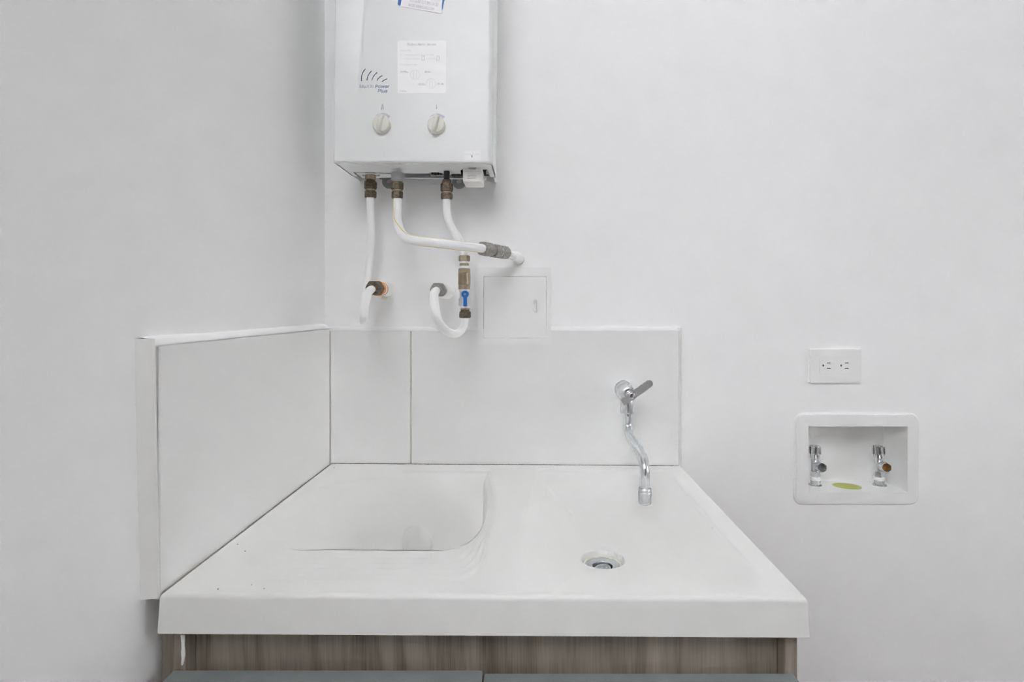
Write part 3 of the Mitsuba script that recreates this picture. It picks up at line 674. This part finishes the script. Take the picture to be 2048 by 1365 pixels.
lev = sg.Point(c[0], c[2]).buffer(6.8 * 1.185 / F).union(sg.box(c[0] - 2.9 * 1.185 / F, c[2] - 24 * 1.185 / F, c[0] + 2.9 * 1.185 / F, c[2])).buffer(-0.0008).buffer(0.0012)
put('lever', cushion(lev, c[1] - 0.006, c[1] - 0.001, 0.001), 'm_blue', bv, 30, 'blue lever')
put('screw', lathe([(0, 0), (0.0024, 0), (0.0024, 0.0012), (0.0012, 0.0012), (0.0012, 0.0006), (0, 0.0006)], (c[0], c[1] - 0.006, c[2]), (0, -1, 0), 20), 'm_grey_metal', bv)
rows = [(612.5, 616.5, 20.5, 'cyl', 'm_tape'), (616, 620.5, 19, 'ring', 'm_bronze'), (620, 624, 17.5, 'cyl', brass), (623, 636.5, 21.5, 'nut', brass)]
for (me, m), nm in zip(couple(wv, 930, D2, rows), ('tape', 'fitting', 'fitting', 'nut')):
    put(nm, me, m, wv)
stub2 = np.array([-0.1895, 0.0, 1.2425])
p3 = [at(872, 582, 1.165), at(871.8, 582.5, 1.14), at(868.5, 588, 1.075), at(868.5, 606, 1.03), at(872, 628, 1.015), at(881, 649, 1.03), at(896, 664, 1.075), at(911, 668, 1.125), at(922.5, 661, 1.165), at(928.5, 648, 1.19), at(930, 634, D2), at(930, 628, D2)]
put('tube', tube(spline(p3, 140), PR, 28), 'm_pipe', wv, True)
put('wall_collar', lathe([(0, -0.002), (0.0175, -0.002), (0.0172, 0.05), (0.0160, 0.085), (0.0150, 0.100), (0, 0.100)], stub2, (0, -1, 0), 40), 'm_tape', wv, 35, 'white painted collar')
put('nut', nut(perp(stub2, 0.098), perp(stub2, 0.140), 0.0132), 'm_nickel', wv)

# 3. gas pipe with yellow stripes
gp_ = thing('gas_pipe', 'white gas pipe with yellow stripes bending from the heater to the wall', 'pipe')
D3 = 1.19
for (me, m), nm in zip(couple(gp_, 794.5, D3, [(345, 363, 24, 'ring', 'm_grey_metal'), (361, 366, 20, 'cyl', 'm_grey_metal'), (364.5, 380, 23, 'nut', brass), (379.5, 384, 18.5, 'cyl', 'm_bronze'), (383, 397.5, 21, 'nut', brass)]), ('fitting', 'fitting', 'nut', 'fitting', 'nut')):
    put(nm, me, m, gp_)
p4 = [at(795, 390, D3), at(794.5, 410, D3), at(794.8, 436, 1.18), at(799, 458, 1.15), at(812, 475, 1.10), at(835, 482, 1.06), at(868, 486, 1.04), at(905, 490.5, 1.055), at(940, 494.5, 1.09), at(975, 498.5, 1.145)]
path = spline(p4, 130)
GR = 0.0088
put('tube', tube(path, GR, 28), 'm_pipe', gp_, True)
t_ = np.gradient(path, axis=0); t_ /= np.linalg.norm(t_, axis=1, keepdims=True)
sl = np.concatenate([[0], np.cumsum(np.linalg.norm(np.diff(path, axis=0), axis=1))])
for keys in ([(0, (-0.80, -0.60, 0)), (0.050, (-0.68, -0.73, 0.05)), (0.072, (-0.35, -0.90, 0.28)), (0.096, (0.10, -0.76, 0.64)), (0.125, (0.0, -0.42, 0.90)), (1.0, (0.0, -0.35, 0.94))],
             [(0, (0.6, 0.8, 0)), (0.06, (-0.3, 0.95, -0.1)), (0.10, (-0.5, 0.0, -0.85)), (0.14, (0.0, -0.38, -0.92)), (1.0, (0.0, -0.42, -0.90))]):
    dirs = gaussian_filter1d(np.stack([np.interp(sl, [k for k, _ in keys], [d[c] for _, d in keys]) for c in range(3)], 1), 5, axis=0, mode='nearest')
    dirs -= (dirs * t_).sum(1, keepdims=True) * t_; dirs /= np.linalg.norm(dirs, axis=1, keepdims=True)
    bi = np.cross(t_, dirs)
    put('stripe', ribbon([[path[k] + (GR + 0.00012) * (math.cos(g) * dirs[k] + math.sin(g) * bi[k]) for g in (-0.13, 0, 0.13)] for k in range(len(path))]), 'm_yellow', gp_, True, 'yellow stripe')
g0, g1 = at(964, 497.2, 1.13), at(1012, 506.5, 1.225)
ax = (g1 - g0)
def along(t): return g0 + ax * t
put('nut', nut(along(-0.02), along(0.34), 0.0128), 'm_nickel', gp_)
put('fitting', cyl(along(0.32), along(0.48), 0.0112, 32), 'm_nickel', gp_)
put('nut', nut(along(0.42), along(0.66), 0.0128), 'm_nickel', gp_)
put('tape', cyl(along(0.655), along(0.70), 0.0122, 32), 'm_tape', gp_)
put('nut', nut(along(0.69), along(1.0), 0.0128), 'm_nickel', gp_)
wend = np.array([-0.024, 0.003, 1.3165])
p5 = spline([along(0.9), along(1.0), at(1023, 510.5, 1.25), (at(1023, 510.5, 1.25) + wend) / 2 + [0.001, -0.003, 0.002], wend], 30)
put('tube', tube(p5, PR, 28), 'm_pipe', gp_, True)
put('wall_collar', tube(p5[14:], np.linspace(0.0102, 0.0125, len(p5) - 14), 28), 'm_tape', gp_, True, 'white painted sleeve at the wall')

# ------------------------------------------------------------------ access panel in the wall
W1 = 881.0
def wl(px, py, D=1.286): p = at(px, py, D); return p[0], p[2]
ap = thing('access_panel', 'square white access panel with half-moon pull, overlapping the tile edge', 'access panel')
ax0, az1 = wl(955, 535); ax1, az0 = wl(1102, 690)
bx0, bz1 = wl(968, 553.5); bx1, bz0 = wl(1092, 676)
pts = []
for (a, b) in (((ax0, az0), (ax1, az0)), ((ax1, az0), (ax1, az1)), ((ax1, az1), (ax0, az1)), ((ax0, az1), (ax0, az0))):
    for s in np.linspace(0, 1, 24)[:-1]:
        x, z = a[0] + (b[0] - a[0]) * s, a[1] + (b[1] - a[1]) * s
        pts.append((x + edge_noise(x + 3 * z, 21, .0022), z + edge_noise(2 * x - z, 22, .0022)))
ring_poly = sg.Polygon(pts).difference(sg.box(bx0 - 0.0006, bz0 - 0.0004, bx1 + 0.0004, bz1 + 0.0005))
fr_ = cat(prism(ring_poly, -0.0135, 0.0), prism(ring_poly.buffer(-0.0015), -0.0142, -0.012), prism(ring_poly.buffer(-0.003), -0.0146, -0.012))
put('frame', fr_, 'm_plastic', ap, False)
hx_, hz_ = wl(1073.3, 613)
el = affinity.scale(sg.Point(hx_, hz_).buffer(1, quad_segs=16), 0.0105, 0.0155)
rt = el.intersection(sg.box(hx_, hz_ - 1, hx_ + 1, hz_ + 1)); lt_ = el.intersection(sg.box(hx_ - 1, hz_ - 1, hx_, hz_ + 1))
dr_ = put('door', cat(*[prism(rrect(bx0 + g, bx1 - g, bz0 + g, bz1 - g, 0.0015).difference(lt_), yf, yb) for g, yf, yb in ((0, -0.0138, 0.0), (0.010, -0.0144, -0.0135), (0.024, -0.0150, -0.0135))]), 'm_plastic', ap, False)
secs = []
for a in np.linspace(math.pi / 2, 3 * math.pi / 2, 25):
    z = hz_ + 0.0155 * math.sin(a); xe_ = hx_ + 0.0105 * math.cos(a)
    secs.append([(xe_, -0.0151, z), (xe_ + 0.25 * (hx_ - xe_), -0.0128, z), (hx_, -0.0112, z)])
put('pull_pocket', ribbon(secs), 'm_plastic', dr_, True)
put('pull_slot', prism(sg.box(hx_ - 0.0009, hz_ - 0.0125, hx_ + 0.0001, hz_ + 0.0125), -0.0124, -0.0100), 'm_ink_grey', dr_, False)
put('pull', cushion(rt, -0.0182, -0.0085, 0.0022), 'm_plastic', dr_, False, 'half-moon pull')

# ------------------------------------------------------------------ faucet
fc = thing('faucet', 'chrome wall faucet with flat lever and curved spout over the shallow bowl', 'faucet')
fx_, fz_ = 0.2135, 1.0195
put('escutcheon', lathe([(0, 0), (0.0205, 0), (0.0205, 0.003), (0.0185, 0.005), (0.0182, 0.024), (0.0160, 0.026), (0.0145, 0.030), (0, 0.030)], (fx_, TY, fz_), (0, -1, 0), 48), 'm_chrome', fc, 35)
fyb = -0.066
body = cat(lathe([(0, 0), (0.0150, 0), (0.0162, 0.004), (0.0162, 0.040), (0.0150, 0.046), (0.011, 0.048), (0, 0.048)], (fx_, TY - 0.028, fz_), (0, -1, 0), 48),
           lathe([(0, 0), (0.0145, 0), (0.0152, 0.0015), (0.0152, 0.020), (0.0140, 0.030), (0.013, 0.040), (0, 0.042)], (fx_, fyb, 0.976), (0, 0, 1), 48))
put('body', body, 'm_chrome', fc, 35)
put('stem', lathe([(0, 0), (0.0085, 0), (0.0085, 0.004), (0.0066, 0.006), (0.0066, 0.020), (0, 0.020)], (fx_ + 0.001, TY - 0.076, fz_), (0.05, -1, 0.0), 32), 'm_chrome', fc, 35)
# lever: a flat bar across the stem's end
la, lb = at(1247, 804, 1.185), at(1298, 768, 1.185)
ldir = (lb - la) / np.linalg.norm(lb - la)
L = np.linalg.norm(lb - la)
bar = sg.LineString([(0.0, 0), (L, 0)]).buffer(0.0078, quad_segs=10)
bar = bar.intersection(sg.box(-0.0035, -1, 1, 1))
lm = trimesh.creation.extrude_polygon(bar, 0.0032, engine='earcut')
M = np.eye(4); nrm = np.array([0.10, -1.0, 0.10]); nrm -= (nrm @ ldir) * ldir; nrm /= np.linalg.norm(nrm)
M[:3, 0], M[:3, 1], M[:3, 2], M[:3, 3] = ldir, np.cross(nrm, ldir), nrm, la
lm.apply_transform(M)
lv = put('lever', lm, 'm_brushed', fc, False, 'flat chrome lever bar')
cc = la + ldir * 0.022 + nrm * 0.0032
put('cap', lathe([(0, 0), (0.0062, 0), (0.0062, 0.0006), (0.005, 0.0012), (0, 0.0012)], cc, nrm, 28), 'm_chrome', lv, 30)
spt = [(0.2138, fyb, 0.982), (0.2138, fyb, 0.960), (0.2138, fyb - 0.001, 0.948), (0.2140, fyb - 0.012, 0.9345), (0.2145, fyb - 0.040, 0.9275), (0.2155, fyb - 0.095, 0.9245), (0.2165, fyb - 0.140, 0.9195), (0.217, fyb - 0.161, 0.908), (0.2172, fyb - 0.167, 0.892), (0.2172, fyb - 0.167, 0.875), (0.2172, fyb - 0.167, 0.862)]
put('spout', tube(spline(spt, 110), 0.0094, 32), 'm_chrome', fc, True)
put('aerator', lathe([(0, 0), (0.0112, 0), (0.0122, 0.002), (0.0128, 0.020), (0.0128, 0.0215), (0.0120, 0.023), (0.0124, 0.0245), (0.0124, 0.0275), (0.0110, 0.0295), (0.0095, 0.0295), (0, 0.0295)], (0.2172, fyb - 0.167, 0.8365), (0, 0, 1), 48), 'm_steel', fc, 35)

# ------------------------------------------------------------------ outlet
ou = thing('wall_outlet', 'white double wall outlet on the right above the recessed tap box', 'outlet')
ox0, oz1 = wl(1619, 699, 1.293); ox1, oz0 = wl(1723, 767, 1.293)
put('cover_plate', cushion(rrect(ox0, ox1, oz0, oz1, 0.0025), -0.0075, 0.0, 0.0025), 'm_plastic', ou, 40)
def wo(px, py): return wl(px, py, 1.291)
ix0, iz1 = wo(1640, 716); ix1, iz0 = wo(1703.5, 748)
put('socket_face', prism(sg.box(ix0, iz0, ix1, iz1), -0.0083, -0.006), 'm_plastic', ou, False)
put('gap', prism(sg.box(ix0 - .0004, iz0 - .0004, ix1 + .0004, iz1 + .0004), -0.0076, -0.006), 'm_ink_pale', ou, False)
for gx_, s1, s2 in ((1646.7, 1653.8, 1661), (1682.5, 1689.8, 1697)):
    for yy in (726.3, 737.3):
        a, z = wo(s1, yy); b, _ = wo(s2, yy)
        put('slot', prism(sg.box(a, z - 0.0008, b, z + 0.0008), -0.0084, -0.007), 'm_dark', ou, False)
    gx0, gz0 = wo(gx_, 731.5)
    put('slot', prism(sg.Point(gx0, gz0).buffer(0.0022).intersection(sg.box(gx0 - 0.0022, gz0 - 1, gx0 + 0.0013, gz0 + 1)), -0.0084, -0.007), 'm_dark', ou, False)

# ------------------------------------------------------------------ recessed box with the washing machine taps
wb = thing('tap_box', 'white recessed tap box with rounded flange, below the wall outlet', 'tap box')
fx0, fz1 = wl(1592, 830, 1.293); fx1, fz0 = wl(1838, 1009, 1.293)
h0, h1, k0, k1 = HOLE
fl = rrect(fx0, fx1, fz0, fz1, 0.019, 10)
hole = sg.box(h0, k0, h1, k1)
flange = cat(prism(fl.difference(hole), -0.0045, 0.0), prism(fl.buffer(-0.0012).difference(hole), -0.0056, -0.003), prism(fl.buffer(-0.003).difference(hole), -0.006, -0.003))
put('flange', flange, 'm_plastic', wb, False)
bd = np.array(fl.exterior.coords)
bd = np.array([[x, 0.0012, z] for x, z in sg.LineString(bd).segmentize(0.006).coords])
bd += np.stack([meshkit.fbm(bd * 60, 2, 31) - .5, 0 * bd[:, 0], meshkit.fbm(bd * 60, 2, 32) - .5], 1) * 0.002
put('filler_bead', tube(bd, 0.0042, 10, False), 'm_wall', wb, True, 'bead of painted filler around the flange')
BD = 0.083
put('back', box(h0 - 0.0015, h1 + 0.0015, BD, BD + 0.002, k0 - 0.0015, k1 + 0.0015), 'm_plastic', wb, False)
put('side', box(h0 - 0.0015, h0, -0.001, BD, k0, k1), 'm_plastic', wb, False)
put('side', box(h1, h1 + 0.0015, -0.001, BD, k0, k1), 'm_plastic', wb, False)
put('top', box(h0 - 0.0015, h1 + 0.0015, -0.001, BD, k1, k1 + 0.0015), 'm_plastic', wb, False)
dc = DRAIN
sill = sg.box(h0 - 0.0015, -0.001, h1 + 0.0015, BD).difference(affinity.rotate(affinity.scale(sg.Point(dc).buffer(1, quad_segs=16), 0.032, 0.027), -18))
put('sill', plan(sill, k0 - 0.0022, k0), 'm_plastic', wb, False)
dpipe = trimesh.creation.revolve(np.array([(0.033, -0.10), (0.033, -0.0025), (0.0315, -0.0025), (0.0315, -0.099), (0, -0.099), (0, -0.10)]), sections=40)
dpipe.apply_translation([dc[0], dc[1], k0])
put('drain_pipe', dpipe, 'm_green_pipe', wb, 35, 'yellow-green drain pipe opening')
def tap(px, label, inside, yaw, tilt):
    t = thing('angle_valve', label, 'valve', 'angle valves in the tap box')
    x0 = px; y0 = 0.048; s = 1.0
    def up(m):
        m = m.copy(); m.apply_transform(trimesh.transformations.rotation_matrix(math.radians(tilt), [0, 1, 0], [0, 0, 0])); m.apply_translation([x0, y0, k0]); return m
    put('base', up(lathe([(0, 0), (0.0150, 0), (0.0150, 0.0015), (0.0130, 0.003), (0.0112, 0.004), (0.0112, 0.017), (0, 0.017)], n=40)), 'm_steel', t, 35)
    put('tape', up(lathe([(0, 0.012), (0.0108, 0.012), (0.0122, 0.014), (0.0122, 0.018), (0.0112, 0.021), (0, 0.021)], n=40)), 'm_tape', t, 35, 'white thread tape')
    nm_ = nut((0, 0, 0.0195), (0, 0, 0.0345), 0.0104)
    nm_.apply_transform(trimesh.transformations.rotation_matrix(0.3, [0, 0, 1]))
    put('nut', up(nm_), 'm_chrome', t, 20)
    put('body', up(lathe([(0, 0.033), (0.0088, 0.033), (0.0088, 0.062), (0.0095, 0.064), (0.0095, 0.067), (0, 0.067)], n=40)), 'm_chrome', t, 35)
    # fluted knob
    ang = np.linspace(0, 2 * np.pi, 96, endpoint=False)
    rad = 0.0122 + 0.0014 * np.clip(np.cos(8 * ang) * 2.0, -1, 1)
    fl_ = sg.Polygon(np.stack([rad * np.cos(ang), rad * np.sin(ang)], 1))
    ks = [trimesh.creation.extrude_polygon(fl_, 0.016, engine='earcut')]
    ks[0].apply_translation([0, 0, 0.0755])
    for g, z0_, z1_ in ((-0.0008, 0.0752, 0.0925), (-0.002, 0.0752, 0.0937)):
        mm = trimesh.creation.extrude_polygon(fl_.buffer(g), z1_ - z0_, engine='earcut'); mm.apply_translation([0, 0, z0_]); ks.append(mm)
    put('knob', up(cat(*ks)), 'm_chrome', t, 25, 'fluted chrome knob')
    put('collar', up(lathe([(0, 0.064), (0.0098, 0.064), (0.0112, 0.066), (0.0116, 0.076), (0, 0.076)], n=40)), 'm_chrome', t, 35)
    dv = np.array([math.sin(math.radians(yaw)), -math.cos(math.radians(yaw)), 0.12]); dv /= np.linalg.norm(dv)
    o = np.array([0, 0, 0.0485])
    put('outlet', up(align(trimesh.creation.revolve(np.array([(0.0, 0.006), (0.0075, 0.006), (0.0090, 0.014), (0.0096, 0.020), (0.0110, 0.022), (0.0110, 0.040), (0.0104, 0.041), (0.0094, 0.041), (0.0090, 0.040), (0.0090, 0.018), (0, 0.018)]), sections=40), o, dv)), 'm_chrome', t, 35)
    put('bore', up(align(trimesh.creation.revolve(np.array([(0.0089, 0.0385), (0.0087, 0.0385), (0.0087, 0.0190), (0, 0.0190), (0, 0.0185), (0.0089, 0.0185)]), sections=32), o, dv)), inside, t, 35)
tap(0.6800, 'chrome angle valve at the left end of the tap box', 'm_grey_metal', -6, -1.0)
tap(0.8320, 'chrome angle valve with brass bore at the right end of the tap box', 'm_brass_inside', -9, -1.5)
